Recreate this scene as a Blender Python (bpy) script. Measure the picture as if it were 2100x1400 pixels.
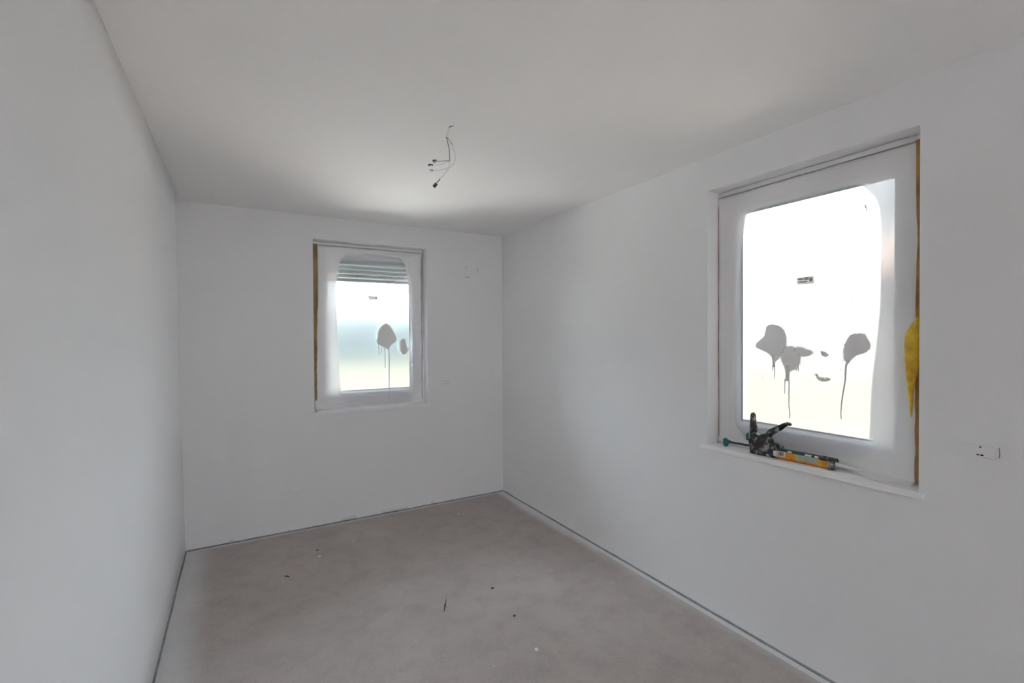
import bpy, bmesh, math, random
from math import sin, cos, pi, radians
from mathutils import Vector, Matrix, noise
import numpy as np

random.seed(7)
for o in list(bpy.data.objects):
    bpy.data.objects.remove(o, do_unlink=True)
SC = bpy.context.scene
COL = SC.collection

# ------------------------------------------------------------------ camera
F_PX, YAW, PITCH, ROLL = 973.0627, 0.52156918, -0.01247622, -0.00618209
CAM = Vector((-2.32891, -4.25533, 1.59264))
fw = Vector((sin(YAW) * cos(PITCH), cos(YAW) * cos(PITCH), sin(PITCH)))
r0 = Vector((cos(YAW), -sin(YAW), 0.0))
u0 = r0.cross(fw)
RT = r0 * cos(ROLL) + u0 * sin(ROLL)
UP = u0 * cos(ROLL) - r0 * sin(ROLL)
cd = bpy.data.cameras.new('camera')
cd.sensor_fit = 'HORIZONTAL'
cd.sensor_width = 36.0
cd.lens = F_PX / 2100.0 * 36.0
cd.clip_start = 0.02
cd.clip_end = 500
cam = bpy.data.objects.new('camera', cd)
COL.objects.link(cam)
m3 = Matrix((RT, UP, -fw)).transposed()
cam.matrix_world = Matrix.Translation(CAM) @ m3.to_4x4()
SC.camera = cam

# ------------------------------------------------------------------ world, sun, exposure
SC.view_settings.view_transform = 'Standard'
SC.view_settings.look = 'None'
SC.view_settings.gamma = 1.0
SC.view_settings.use_curve_mapping = False
SC.view_settings.exposure = 0.48
SC.cycles.max_bounces = 24
SC.cycles.diffuse_bounces = 14
SC.cycles.glossy_bounces = 6
SC.cycles.transmission_bounces = 10
SC.cycles.transparent_max_bounces = 12
SKY_HORIZON = (4.2, 4.35, 4.6)
SKY_ZENITH = (8.4, 9.1, 10.4)
world = bpy.data.worlds.new('sky')
SC.world = world
world.use_nodes = True
nt = world.node_tree
nt.nodes.clear()
wo = nt.nodes.new('ShaderNodeOutputWorld')
bg = nt.nodes.new('ShaderNodeBackground')
tc = nt.nodes.new('ShaderNodeTexCoord')
sx = nt.nodes.new('ShaderNodeSeparateXYZ')
mp = nt.nodes.new('ShaderNodeMapRange')
mp.inputs['From Min'].default_value = 0.0
mp.inputs['From Max'].default_value = 0.7
mx = nt.nodes.new('ShaderNodeMix')
mx.data_type = 'RGBA'
mx.inputs[6].default_value = (*SKY_HORIZON, 1)
mx.inputs[7].default_value = (*SKY_ZENITH, 1)
nt.links.new(tc.outputs['Generated'], sx.inputs[0])
nt.links.new(sx.outputs['Z'], mp.inputs['Value'])
nt.links.new(mp.outputs[0], mx.inputs[0])
SUN_DIR = Vector((-0.68, 0.55, 1.0)).normalized()       # towards the sun
vd = nt.nodes.new('ShaderNodeVectorMath'); vd.operation = 'DOT_PRODUCT'
vd.inputs[1].default_value = SUN_DIR
pw = nt.nodes.new('ShaderNodeMath'); pw.operation = 'POWER'; pw.use_clamp = False
mxx = nt.nodes.new('ShaderNodeMath'); mxx.operation = 'MAXIMUM'; mxx.inputs[1].default_value = 0.0
pw.inputs[1].default_value = 4.0
ad = nt.nodes.new('ShaderNodeMath'); ad.operation = 'MULTIPLY_ADD'          # hazy glow round the sun
ad.inputs[1].default_value = 2.2; ad.inputs[2].default_value = 1.0
nt.links.new(tc.outputs['Generated'], vd.inputs[0])
nt.links.new(vd.outputs['Value'], mxx.inputs[0])
nt.links.new(mxx.outputs[0], pw.inputs[0])
nt.links.new(pw.outputs[0], ad.inputs[0])
nt.links.new(ad.outputs[0], bg.inputs['Strength'])
nt.links.new(mx.outputs[2], bg.inputs['Color'])
nt.links.new(bg.outputs[0], wo.inputs[0])

sd = bpy.data.lights.new('sun', 'SUN')
sd.energy = 50.0
sd.angle = radians(1.0)
sd.color = (1.0, 0.95, 0.87)
sun = bpy.data.objects.new('sun', sd)
COL.objects.link(sun)
sun.rotation_euler = SUN_DIR.to_track_quat('Z', 'Y').to_euler()

# ------------------------------------------------------------------ room sizes
H = 2.60
W = 2.694
YB = -10.0            # wall behind the camera
T = 0.36              # outer wall thickness
ZS, ZH = 0.962, 2.410  # window sill top, head

# ------------------------------------------------------------------ helpers
def ray(px, py):
    return fw + RT * ((px - 1050) / F_PX) + UP * (-(py - 700) / F_PX)

def on(px, py, axis, value):
    """The point of the plane axis = value that the photo shows at pixel (px, py)."""
    d = ray(px, py)
    return CAM + d * ((value - CAM[axis]) / d[axis])

def mesh_obj(name, verts, faces, mat, parent=None, smooth=False):
    me = bpy.data.meshes.new(name)
    me.from_pydata([tuple(v) for v in verts], [], faces)
    me.update()
    if smooth:
        for p in me.polygons:
            p.use_smooth = True
    o = bpy.data.objects.new(name, me)
    COL.objects.link(o)
    if mat is not None:
        me.materials.append(mat)
    if parent is not None:
        o.parent = parent
        o.matrix_parent_inverse = Matrix.Identity(4)
    return o

def tag(o, label=None, cat=None, group=None, kind=None):
    if label: o['label'] = label
    if cat: o['category'] = cat
    if group: o['group'] = group
    if kind: o['kind'] = kind
    return o

def empty(name, loc=(0, 0, 0)):
    o = bpy.data.objects.new(name, None)
    o.empty_display_size = 0.05
    COL.objects.link(o)
    o.location = loc
    return o

class MB:
    """Collects boxes, tubes and lathed shapes, then links them as one mesh object."""
    def __init__(self):
        self.v, self.f = [], []

    def box(self, a, b):
        n = len(self.v)
        x0, y0, z0 = [min(a[i], b[i]) for i in range(3)]
        x1, y1, z1 = [max(a[i], b[i]) for i in range(3)]
        self.v += [Vector(c) for c in ((x0, y0, z0), (x1, y0, z0), (x1, y1, z0), (x0, y1, z0),
                                       (x0, y0, z1), (x1, y0, z1), (x1, y1, z1), (x0, y1, z1))]
        self.f += [tuple(n + i for i in q) for q in ((0, 3, 2, 1), (4, 5, 6, 7), (0, 1, 5, 4),
                                                     (1, 2, 6, 5), (2, 3, 7, 6), (3, 0, 4, 7))]
        return self

    def tube(self, pts, rad, n=8, flat=1.0, fl_axis=None):
        """Tube along pts; rad a number or a list."""
        pts = [Vector(p) for p in pts]
        if not isinstance(rad, (list, tuple)):
            rad = [rad] * len(pts)
        base = len(self.v)
        ref = None
        for i, p in enumerate(pts):
            t = (pts[min(i + 1, len(pts) - 1)] - pts[max(i - 1, 0)]).normalized()
            if ref is None:
                ref = Vector((0, 0, 1)) if abs(t.z) < 0.9 else Vector((1, 0, 0))
            a = (ref - t * ref.dot(t)).normalized()
            b = t.cross(a)
            ref = a
            for k in range(n):
                g = 2 * pi * k / n
                off = a * cos(g) * rad[i] + b * sin(g) * rad[i]
                if fl_axis is not None:
                    ax = Vector(fl_axis)
                    off -= ax * off.dot(ax) * (1 - flat)
                self.v.append(p + off)
        for i in range(len(pts) - 1):
            for k in range(n):
                a0 = base + i * n + k
                a1 = base + i * n + (k + 1) % n
                self.f.append((a0, a1, a1 + n, a0 + n))
        self.f.append(tuple(base + k for k in reversed(range(n))))
        self.f.append(tuple(base + (len(pts) - 1) * n + k for k in range(n)))
        return self

    def prism(self, poly, d):
        """Extrude the closed polygon of 3-D points by the vector d."""
        n = len(self.v)
        k = len(poly)
        d = Vector(d)
        self.v += [Vector(p) for p in poly] + [Vector(p) + d for p in poly]
        self.f.append(tuple(range(n + k - 1, n - 1, -1)))
        self.f.append(tuple(range(n + k, n + 2 * k)))
        for i in range(k):
            j = (i + 1) % k
            self.f.append((n + i, n + j, n + k + j, n + k + i))
        return self

    def build(self, name, mat, parent=None, smooth=False, bevel=0.0, M=None, seg=2):
        v = self.v if M is None else [M @ p for p in self.v]
        o = mesh_obj(name, v, self.f, mat, parent, smooth)
        bm = bmesh.new()
        bm.from_mesh(o.data)
        bmesh.ops.recalc_face_normals(bm, faces=bm.faces)
        if bevel:
            bmesh.ops.bevel(bm, geom=[e for e in bm.edges], offset=bevel, segments=seg,
                            affect='EDGES', profile=0.5, clamp_overlap=True)
        bm.to_mesh(o.data)
        bm.free()
        if smooth:
            for p in o.data.polygons:
                p.use_smooth = True
        return o

# ------------------------------------------------------------------ materials
def new_mat(name):
    m = bpy.data.materials.new(name)
    m.use_nodes = True
    n = m.node_tree
    n.nodes.clear()
    out = n.nodes.new('ShaderNodeOutputMaterial')
    return m, n, out

def N(nt, kind, **kw):
    nd = nt.nodes.new(kind)
    for k, v in kw.items():
        setattr(nd, k, v)
    return nd

def ramp(nt, fac, stops):
    r = N(nt, 'ShaderNodeValToRGB')
    e = r.color_ramp.elements
    while len(e) < len(stops):
        e.new(0.5)
    for i, (p, c) in enumerate(stops):
        e[i].position = p
        e[i].color = (*c, 1) if len(c) == 3 else c
    nt.links.new(fac, r.inputs[0])
    return r.outputs[0]

def mat(name, col, rough=0.6, metal=0.0, var=0.0, scale=20.0, bump=0.0, bscale=200.0, spec=0.5):
    m, n, out = new_mat(name)
    b = N(n, 'ShaderNodeBsdfPrincipled')
    b.inputs['Base Color'].default_value = (*col, 1)
    b.inputs['Roughness'].default_value = rough
    b.inputs['Metallic'].default_value = metal
    b.inputs['Specular IOR Level'].default_value = spec
    n.links.new(b.outputs[0], out.inputs[0])
    tcn = N(n, 'ShaderNodeNewGeometry')
    if var:
        t = N(n, 'ShaderNodeTexNoise')
        t.inputs['Scale'].default_value = scale
        t.inputs['Detail'].default_value = 4
        n.links.new(tcn.outputs['Position'], t.inputs['Vector'])
        lo = tuple(c * (1 - var) for c in col)
        hi = tuple(min(1, c * (1 + var)) for c in col)
        n.links.new(ramp(n, t.outputs[0], [(0.3, lo), (0.7, hi)]), b.inputs['Base Color'])
    if bump:
        t = N(n, 'ShaderNodeTexNoise')
        t.inputs['Scale'].default_value = bscale
        t.inputs['Detail'].default_value = 3
        n.links.new(tcn.outputs['Position'], t.inputs['Vector'])
        bp = N(n, 'ShaderNodeBump')
        bp.inputs['Strength'].default_value = bump
        bp.inputs['Distance'].default_value = 0.002
        n.links.new(t.outputs[0], bp.inputs['Height'])
        n.links.new(bp.outputs[0], b.inputs['Normal'])
    return m

def math_node(n, op, a, b=None, clamp=False):
    k = N(n, 'ShaderNodeMath', operation=op, use_clamp=clamp)
    for i, x in enumerate((a, b)):
        if x is None: continue
        if isinstance(x, (int, float)): k.inputs[i].default_value = x
        else: n.links.new(x, k.inputs[i])
    return k.outputs[0]

def smooth_map(n, val, lo, hi, a=0.0, b=1.0):
    k = N(n, 'ShaderNodeMapRange', interpolation_type='SMOOTHSTEP')
    k.inputs['From Min'].default_value = lo
    k.inputs['From Max'].default_value = hi
    k.inputs['To Min'].default_value = a
    k.inputs['To Max'].default_value = b
    n.links.new(val, k.inputs['Value'])
    return k.outputs[0]

WALL_COL = (0.86, 0.865, 0.875)
def plaster(name, col, base_patches=False):
    m, n, out = new_mat(name)
    b = N(n, 'ShaderNodeBsdfPrincipled')
    b.inputs['Roughness'].default_value = 0.85
    b.inputs['Specular IOR Level'].default_value = 0.2
    g = N(n, 'ShaderNodeNewGeometry')
    t = N(n, 'ShaderNodeTexNoise')
    t.inputs['Scale'].default_value = 1.7
    t.inputs['Detail'].default_value = 3
    n.links.new(g.outputs['Position'], t.inputs['Vector'])
    c = ramp(n, t.outputs[0], [(0.3, tuple(x * 0.985 for x in col)), (0.7, col)])
    if base_patches:                # unpainted plaster left along the foot of the wall
        s = N(n, 'ShaderNodeSeparateXYZ')
        n.links.new(g.outputs['Position'], s.inputs[0])
        t2 = N(n, 'ShaderNodeTexNoise', noise_dimensions='1D')
        t2.inputs['Scale'].default_value = 3.1
        t2.inputs['Detail'].default_value = 2
        n.links.new(s.outputs['X'], t2.inputs['W'])
        band = smooth_map(n, t2.outputs[0], 0.50, 0.56, 0.0, 0.045)
        dz = math_node(n, 'SUBTRACT', band, s.outputs['Z'])
        k = smooth_map(n, dz, 0.0, 0.03, 0.0, 0.40)
        mxn = N(n, 'ShaderNodeMix', data_type='RGBA')
        n.links.new(k, mxn.inputs[0])
        n.links.new(c, mxn.inputs[6])
        mxn.inputs[7].default_value = (0.52, 0.51, 0.50, 1)
        c = mxn.outputs[2]
    n.links.new(c, b.inputs['Base Color'])
    t3 = N(n, 'ShaderNodeTexNoise')
    t3.inputs['Scale'].default_value = 260
    t3.inputs['Detail'].default_value = 2
    n.links.new(g.outputs['Position'], t3.inputs['Vector'])
    bp = N(n, 'ShaderNodeBump')
    bp.inputs['Strength'].default_value = 0.12
    bp.inputs['Distance'].default_value = 0.001
    n.links.new(t3.outputs[0], bp.inputs['Height'])
    n.links.new(bp.outputs[0], b.inputs['Normal'])
    n.links.new(b.outputs[0], out.inputs[0])
    return m

M_WALL = plaster('white_wall_paint', WALL_COL)
M_WALLB = plaster('white_wall_paint_bare_foot', WALL_COL, True)
M_CEIL = plaster('white_ceiling_paint', (0.88, 0.875, 0.865))
M_FACADE = mat('outer_render', (0.75, 0.73, 0.69), 0.9)
M_PVC = mat('white_window_plastic', (0.82, 0.83, 0.85), 0.35, var=0.02, scale=8)
M_SILL = mat('white_sill_board', (0.90, 0.90, 0.90), 0.5, var=0.02, scale=15)
M_SASH = mat('white_sash_skylight_tint', (0.80, 0.845, 0.91), 0.35)  # bluish skylight on the sash is painted into its base colour
M_GASKET = mat('grey_gasket', (0.30, 0.31, 0.33), 0.6)
M_CREAM = mat('cream_glazing_strip', (0.86, 0.80, 0.70), 0.5)
M_FOAM = mat('orange_brown_foam', (0.34, 0.19, 0.065), 0.9, var=0.35, scale=9, bump=0.6, bscale=90)
M_FOAMB = mat('dull_brown_foam', (0.30, 0.21, 0.11), 0.9, var=0.4, scale=6, bump=0.6, bscale=90)
M_YFOAM = mat('yellow_foam', (0.95, 0.55, 0.05), 0.6, var=0.25, scale=35, bump=0.6, bscale=70)
M_TAPE = mat('red_brown_tape', (0.42, 0.30, 0.26), 0.8, var=0.3, scale=30)
M_METAL = mat('bare_metal_ledge', (0.86, 0.82, 0.77), 0.4, metal=0.4)
M_STRIP = mat('grey_edge_strip', (0.26, 0.28, 0.285), 0.9, var=0.25, scale=14)
M_PAINT = mat('white_paint_drip', (0.82, 0.815, 0.81), 0.7)
M_PLATE = mat('white_cover_plate', (0.80, 0.81, 0.82), 0.55)
M_HOLE = mat('dark_hole', (0.02, 0.02, 0.02), 0.9)
M_GREYW = mat('grey_wire', (0.30, 0.30, 0.30), 0.5)
M_WHITEW = mat('white_wire', (0.88, 0.88, 0.87), 0.5)
M_DARK = mat('dark_plastic', (0.05, 0.052, 0.045), 0.5)
M_CONN = mat('grey_connector', (0.16, 0.17, 0.165), 0.5)
M_CONNP = mat('pale_connector', (0.55, 0.57, 0.55), 0.5)
M_BLACK = mat('black_sliver', (0.012, 0.012, 0.012), 0.5)
M_CRUMB = mat('brown_crumb', (0.13, 0.11, 0.10), 0.9)
M_CHIP = mat('white_plaster_chip', (0.75, 0.74, 0.72), 0.9)
M_PRINT = mat('blue_grey_print', (0.30, 0.34, 0.42), 0.6)
M_SLAT = mat('grey_shutter_slat', (0.13, 0.135, 0.135), 0.5)
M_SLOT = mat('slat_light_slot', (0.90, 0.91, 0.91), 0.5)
M_TEAL = mat('teal_plastic', (0.01, 0.15, 0.15), 0.4)
M_ROD = mat('dark_steel_rod', (0.06, 0.055, 0.05), 0.35, metal=0.6)
M_ORANGE = mat('orange_cartridge_label', (0.72, 0.27, 0.02), 0.4, var=0.06, scale=40)
M_YELLOW = mat('yellow_green_label', (0.55, 0.43, 0.05), 0.4)
M_LABELW = mat('white_label', (0.72, 0.70, 0.66), 0.5)
M_LABELG = mat('grey_green_label', (0.42, 0.45, 0.36), 0.5, var=0.25, scale=300)
M_GREENT = mat('green_print', (0.25, 0.55, 0.12), 0.5)
M_GREEND = mat('dark_green_cradle', (0.015, 0.05, 0.04), 0.4)
M_NOZZLE = mat('white_nozzle', (0.88, 0.86, 0.84), 0.45)
def sticker_mat():
    m, n, out = new_mat('glass_sticker')
    df = N(n, 'ShaderNodeBsdfDiffuse'); df.inputs['Color'].default_value = (0.66, 0.64, 0.58, 1)
    tl = N(n, 'ShaderNodeBsdfTranslucent'); tl.inputs['Color'].default_value = (0.52, 0.51, 0.47, 1)
    mxs = N(n, 'ShaderNodeMixShader'); mxs.inputs[0].default_value = 0.34
    n.links.new(df.outputs[0], mxs.inputs[1]); n.links.new(tl.outputs[0], mxs.inputs[2])
    n.links.new(mxs.outputs[0], out.inputs[0])
    return m
M_STICK = sticker_mat()
M_STICKD = mat('sticker_print', (0.30, 0.31, 0.30), 0.7)

# black plastic spattered with dried paint
def spatter_mat():
    m, n, out = new_mat('paint_spattered_black')
    b = N(n, 'ShaderNodeBsdfPrincipled')
    b.inputs['Roughness'].default_value = 0.45
    g = N(n, 'ShaderNodeNewGeometry')
    t = N(n, 'ShaderNodeTexNoise')
    t.inputs['Scale'].default_value = 42
    t.inputs['Detail'].default_value = 5
    t.inputs['Roughness'].default_value = 0.65
    n.links.new(g.outputs['Position'], t.inputs['Vector'])
    c = ramp(n, t.outputs[0], [(0.48, (0.012, 0.012, 0.015)), (0.54, (0.10, 0.095, 0.09)), (0.62, (0.42, 0.39, 0.36))])
    n.links.new(c, b.inputs['Base Color'])
    n.links.new(b.outputs[0], out.inputs[0])
    return m
M_SPAT = spatter_mat()

# screed floor with white overspray along the walls
def floor_mat():
    m, n, out = new_mat('grey_screed')
    b = N(n, 'ShaderNodeBsdfPrincipled')
    b.inputs['Roughness'].default_value = 0.8
    b.inputs['Specular IOR Level'].default_value = 0.25
    g = N(n, 'ShaderNodeNewGeometry')
    s = N(n, 'ShaderNodeSeparateXYZ')
    n.links.new(g.outputs['Position'], s.inputs[0])
    def tex(scale, det=5, rough=0.55, dist=0.0):
        t = N(n, 'ShaderNodeTexNoise')
        t.inputs['Scale'].default_value = scale
        t.inputs['Detail'].default_value = det
        t.inputs['Roughness'].default_value = rough
        t.inputs['Distortion'].default_value = dist
        n.links.new(g.outputs['Position'], t.inputs['Vector'])
        return t.outputs[0]
    big = ramp(n, tex(1.6, 6, 0.6, 0.6), [(0.28, (0.455, 0.405, 0.380)), (0.5, (0.475, 0.425, 0.398)), (0.75, (0.525, 0.482, 0.458))])
    mid = ramp(n, tex(7, 8, 0.65, 0.3), [(0.3, (0.86, 0.86, 0.86)), (0.55, (1, 1, 1)), (0.75, (1.0, 1.0, 1.0))])
    fine = ramp(n, tex(90, 4, 0.7), [(0.30, (0.84, 0.84, 0.84)), (0.5, (1, 1, 1)), (0.74, (1, 1, 1))])
    mA = N(n, 'ShaderNodeMix', data_type='RGBA', blend_type='MULTIPLY'); mA.inputs[0].default_value = 1
    n.links.new(big, mA.inputs[6]); n.links.new(mid, mA.inputs[7])
    mB = N(n, 'ShaderNodeMix', data_type='RGBA', blend_type='MULTIPLY'); mB.inputs[0].default_value = 1
    n.links.new(mA.outputs[2], mB.inputs[6]); n.links.new(fine, mB.inputs[7])
    col = mB.outputs[2]
    # paint speckles
    v = N(n, 'ShaderNodeTexVoronoi', feature='F1')
    v.inputs['Scale'].default_value = 9
    n.links.new(g.outputs['Position'], v.inputs['Vector'])
    spk = smooth_map(n, v.outputs['Distance'], 0.035, 0.05, 0.5, 0.0)
    spk = math_node(n, 'MULTIPLY', spk, smooth_map(n, tex(3.0, 2), 0.52, 0.6))
    # overspray
    wob = math_node(n, 'SUBTRACT', tex(2.3, 3), 0.5)
    wob2 = math_node(n, 'SUBTRACT', tex(40, 3), 0.5)
    dl = math_node(n, 'ADD', s.outputs['X'], W)
    dl = math_node(n, 'ADD', dl, math_node(n, 'MULTIPLY', wob, 0.10))
    dl = math_node(n, 'ADD', dl, math_node(n, 'MULTIPLY', wob2, 0.03))
    ol = smooth_map(n, dl, 0.03, 0.22, 0.62, 0.0)
    dr = math_node(n, 'MULTIPLY', s.outputs['X'], -1.0)
    drs = math_node(n, 'ADD', dr, math_node(n, 'MULTIPLY', wob, 0.09))
    drs = math_node(n, 'ADD', drs, math_node(n, 'MULTIPLY', wob2, 0.02))
    orr = smooth_map(n, drs, 0.035, 0.13, 0.72, 0.0)
    nearw = smooth_map(n, math_node(n, 'ADD', s.outputs['Y'], math_node(n, 'MULTIPLY', wob, 1.4)), -1.75, -1.35, 0.35, 1.0)
    orr = math_node(n, 'MULTIPLY', orr, nearw)
    hard = smooth_map(n, math_node(n, 'ADD', dr, math_node(n, 'MULTIPLY', wob2, 0.006)), 0.040, 0.050, 0.85, 0.0)
    hard = math_node(n, 'MULTIPLY', hard, smooth_map(n, tex(1.9, 1), 0.36, 0.44, 0.45, 1.0))
    hard = math_node(n, 'MULTIPLY', hard, smooth_map(n, s.outputs['Y'], -0.9, -1.3))
    db = math_node(n, 'MULTIPLY', s.outputs['Y'], -1.0)
    db = math_node(n, 'ADD', db, math_node(n, 'MULTIPLY', wob2, 0.02))
    ob = smooth_map(n, db, 0.018, 0.06, 0.55, 0.0)
    k = math_node(n, 'MAXIMUM', ol, orr)
    k = math_node(n, 'MAXIMUM', k, hard)
    k = math_node(n, 'MAXIMUM', k, ob)
    k = math_node(n, 'MAXIMUM', k, spk)
    mC = N(n, 'ShaderNodeMix', data_type='RGBA')
    n.links.new(k, mC.inputs[0])
    n.links.new(col, mC.inputs[6])
    mC.inputs[7].default_value = (0.80, 0.81, 0.83, 1)
    n.links.new(mC.outputs[2], b.inputs['Base Color'])
    bp = N(n, 'ShaderNodeBump')
    bp.inputs['Strength'].default_value = 0.25
    bp.inputs['Distance'].default_value = 0.002
    n.links.new(tex(140, 4), bp.inputs['Height'])
    n.links.new(bp.outputs[0], b.inputs['Normal'])
    n.links.new(b.outputs[0], out.inputs[0])
    return m
M_FLOOR = floor_mat()

# plastic film: clear but blurring, milky where paint mist has settled and, as painted-in light, over the bottom rail (vertex attribute 'milk')
def film_mat():
    m, n, out = new_mat('plastic_film')
    a = N(n, 'ShaderNodeAttribute', attribute_name='milk')
    rf = N(n, 'ShaderNodeBsdfRefraction')
    rf.inputs['IOR'].default_value = 1.042
    rf.inputs['Roughness'].default_value = 0.85
    rf.inputs['Color'].default_value = (0.97, 0.98, 0.98, 1)
    df = N(n, 'ShaderNodeBsdfDiffuse')
    df.inputs['Color'].default_value = (0.95, 0.95, 0.95, 1)
    tl = N(n, 'ShaderNodeBsdfTranslucent')
    tl.inputs['Color'].default_value = (0.86, 0.86, 0.86, 1)
    m1 = N(n, 'ShaderNodeMixShader')
    m1.inputs[0].default_value = 0.10
    n.links.new(df.outputs[0], m1.inputs[1])
    n.links.new(tl.outputs[0], m1.inputs[2])
    m2 = N(n, 'ShaderNodeMixShader')
    n.links.new(a.outputs['Fac'], m2.inputs[0])
    n.links.new(rf.outputs[0], m2.inputs[1])
    n.links.new(m1.outputs[0], m2.inputs[2])
    gl = N(n, 'ShaderNodeBsdfGlossy')
    gl.inputs['Roughness'].default_value = 0.35
    m3 = N(n, 'ShaderNodeMixShader')
    m3.inputs[0].default_value = 0.03
    n.links.new(m2.outputs[0], m3.inputs[1])
    n.links.new(gl.outputs[0], m3.inputs[2])
    n.links.new(m3.outputs[0], out.inputs[0])
    return m
M_FILM = film_mat()

def glass_mat():
    m, n, out = new_mat('window_glass')
    tr = N(n, 'ShaderNodeBsdfTransparent')
    tr.inputs['Color'].default_value = (0.90, 0.93, 0.92, 1)
    gl = N(n, 'ShaderNodeBsdfGlossy')
    gl.inputs['Roughness'].default_value = 0.02
    fr = N(n, 'ShaderNodeFresnel')
    fr.inputs['IOR'].default_value = 1.45
    mxs = N(n, 'ShaderNodeMixShader')
    n.links.new(fr.outputs[0], mxs.inputs[0])
    n.links.new(tr.outputs[0], mxs.inputs[1])
    n.links.new(gl.outputs[0], mxs.inputs[2])
    n.links.new(mxs.outputs[0], out.inputs[0])
    return m
M_GLASS = glass_mat()

# sprayed blotch: cover attribute 1 in the core, 0 at the feathered rim
def blotch_mat():
    m, n, out = new_mat('sprayed_paint')
    a = N(n, 'ShaderNodeAttribute', attribute_name='cover')
    g = N(n, 'ShaderNodeNewGeometry')
    t = N(n, 'ShaderNodeTexNoise')
    t.inputs['Scale'].default_value = 260
    t.inputs['Detail'].default_value = 3
    n.links.new(g.outputs['Position'], t.inputs['Vector'])
    k = math_node(n, 'ADD', a.outputs['Fac'], math_node(n, 'MULTIPLY', math_node(n, 'SUBTRACT', t.outputs[0], 0.5), 0.95))
    k = smooth_map(n, k, 0.15, 0.75, 0.0, 0.98)
    tr = N(n, 'ShaderNodeBsdfTransparent')
    df = N(n, 'ShaderNodeBsdfDiffuse')
    df.inputs['Color'].default_value = (0.88, 0.87, 0.865, 1)
    mxs = N(n, 'ShaderNodeMixShader')
    n.links.new(k, mxs.inputs[0])
    n.links.new(tr.outputs[0], mxs.inputs[1])
    n.links.new(df.outputs[0], mxs.inputs[2])
    n.links.new(mxs.outputs[0], out.inputs[0])
    return m
M_BLOTCH = blotch_mat()

def ground_mat():
    m, n, out = new_mat('garden_ground')
    b = N(n, 'ShaderNodeBsdfDiffuse')
    g = N(n, 'ShaderNodeNewGeometry')
    t = N(n, 'ShaderNodeTexNoise')
    t.inputs['Scale'].default_value = 0.18
    t.inputs['Detail'].default_value = 5
    n.links.new(g.outputs['Position'], t.inputs['Vector'])
    n.links.new(ramp(n, t.outputs[0], [(0.35, (0.042, 0.042, 0.032)), (0.55, (0.047, 0.044, 0.036)), (0.7, (0.052, 0.048, 0.042))]), b.inputs['Color'])
    n.links.new(b.outputs[0], out.inputs[0])
    return m
M_GROUND = ground_mat()
M_HEDGE = mat('hedge_green', (0.094, 0.110, 0.106), 0.9, var=0.15, scale=1.5)
M_HOUSE = mat('pale_house_render', (0.066, 0.059, 0.055), 0.9)
M_TERRACE = mat('pale_concrete_paving', (0.62, 0.57, 0.545), 0.9, var=0.06, scale=3)
M_ROOF = mat('house_roof', (0.42, 0.30, 0.25), 0.9)
M_PANE = mat('house_pane', (0.30, 0.36, 0.42), 0.2)

# ------------------------------------------------------------------ setting
tag(MB().box((-W - 0.4, YB - 0.4, -0.25), (T, T, 0.0)).build('floor', M_FLOOR), kind='structure')
tag(MB().box((-W - 0.4, YB - 0.4, H), (T + 0.35, T + 0.35, H + 0.3)).build('ceiling', M_CEIL), kind='structure')

def wall_with_hole(name, a0, a1, h0, h1, z0, z1, place, m):
    """Wall between a0 and a1 along its run with one opening h0..h1, z0..z1; place(a, depth, z) -> point."""
    mb = MB()
    for (p, q, s, e) in ((a0, h0, 0, H), (h1, a1, 0, H), (h0, h1, 0, z0), (h0, h1, z1, H)):
        P, Q = place(p, 0, s), place(q, T, e)
        mb.box(P, Q)
    o = mb.build(name, m)
    return tag(o, kind='structure')
R_U0, R_W = -2.455, 0.977
B_U0, B_W = -1.790, 0.990
wall_with_hole('wall_right', YB - 0.3, T, R_U0 - R_W, R_U0, ZS - 0.022, ZH, lambda a, d, z: (d, a, z), M_WALL)
wall_with_hole('wall_back', -W - 0.3, 0.0, B_U0, B_U0 + B_W, ZS - 0.022, ZH, lambda a, d, z: (a, d, z), M_WALLB)

# left wall: the plaster drifts outward in the far upper corner
ny, nz = 60, 12
ys = [0.02 - (0.02 - YB + 0.3) * (i / ny) ** 1.7 for i in range(ny + 1)]
vs, fs = [], []
for side in (0, 1):
    for i, y in enumerate(ys):
        for j in range(nz + 1):
            z = H * j / nz
            k = max(0.0, 1 - max(0.0, -y) / 0.38)
            k = k * k * (3 - 2 * k)
            dx = 0.036 * k * (z / H)
            vs.append((-W - dx - side * 0.25, y, z))
n1 = (ny + 1) * (nz + 1)
for i in range(ny):
    for j in range(nz):
        a = i * (nz + 1) + j
        fs.append((a, a + 1, a + nz + 2, a + nz + 1))
        fs.append((n1 + a, n1 + a + nz + 1, n1 + a + nz + 2, n1 + a + 1))
for i in range(ny):
    a, b_ = i * (nz + 1), (i + 1) * (nz + 1)
    fs.append((a, b_, n1 + b_, n1 + a))
    fs.append((a + nz, n1 + a + nz, n1 + b_ + nz, b_ + nz))
tag(mesh_obj('wall_left', vs, fs, M_WALL, smooth=True), kind='structure')
# unseen doorway added far behind the camera so skylight reaches the back wall
DX0, DX1, DZ = -1.80, -0.90, 2.10
tag(MB().box((-W - 0.2, YB - 0.25, 0), (DX0, YB, H)).box((DX1, YB - 0.25, 0), (0.2, YB, H)).box((DX0, YB - 0.25, DZ), (DX1, YB, H))
    .build('wall_front', M_WALL), kind='structure')

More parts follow.
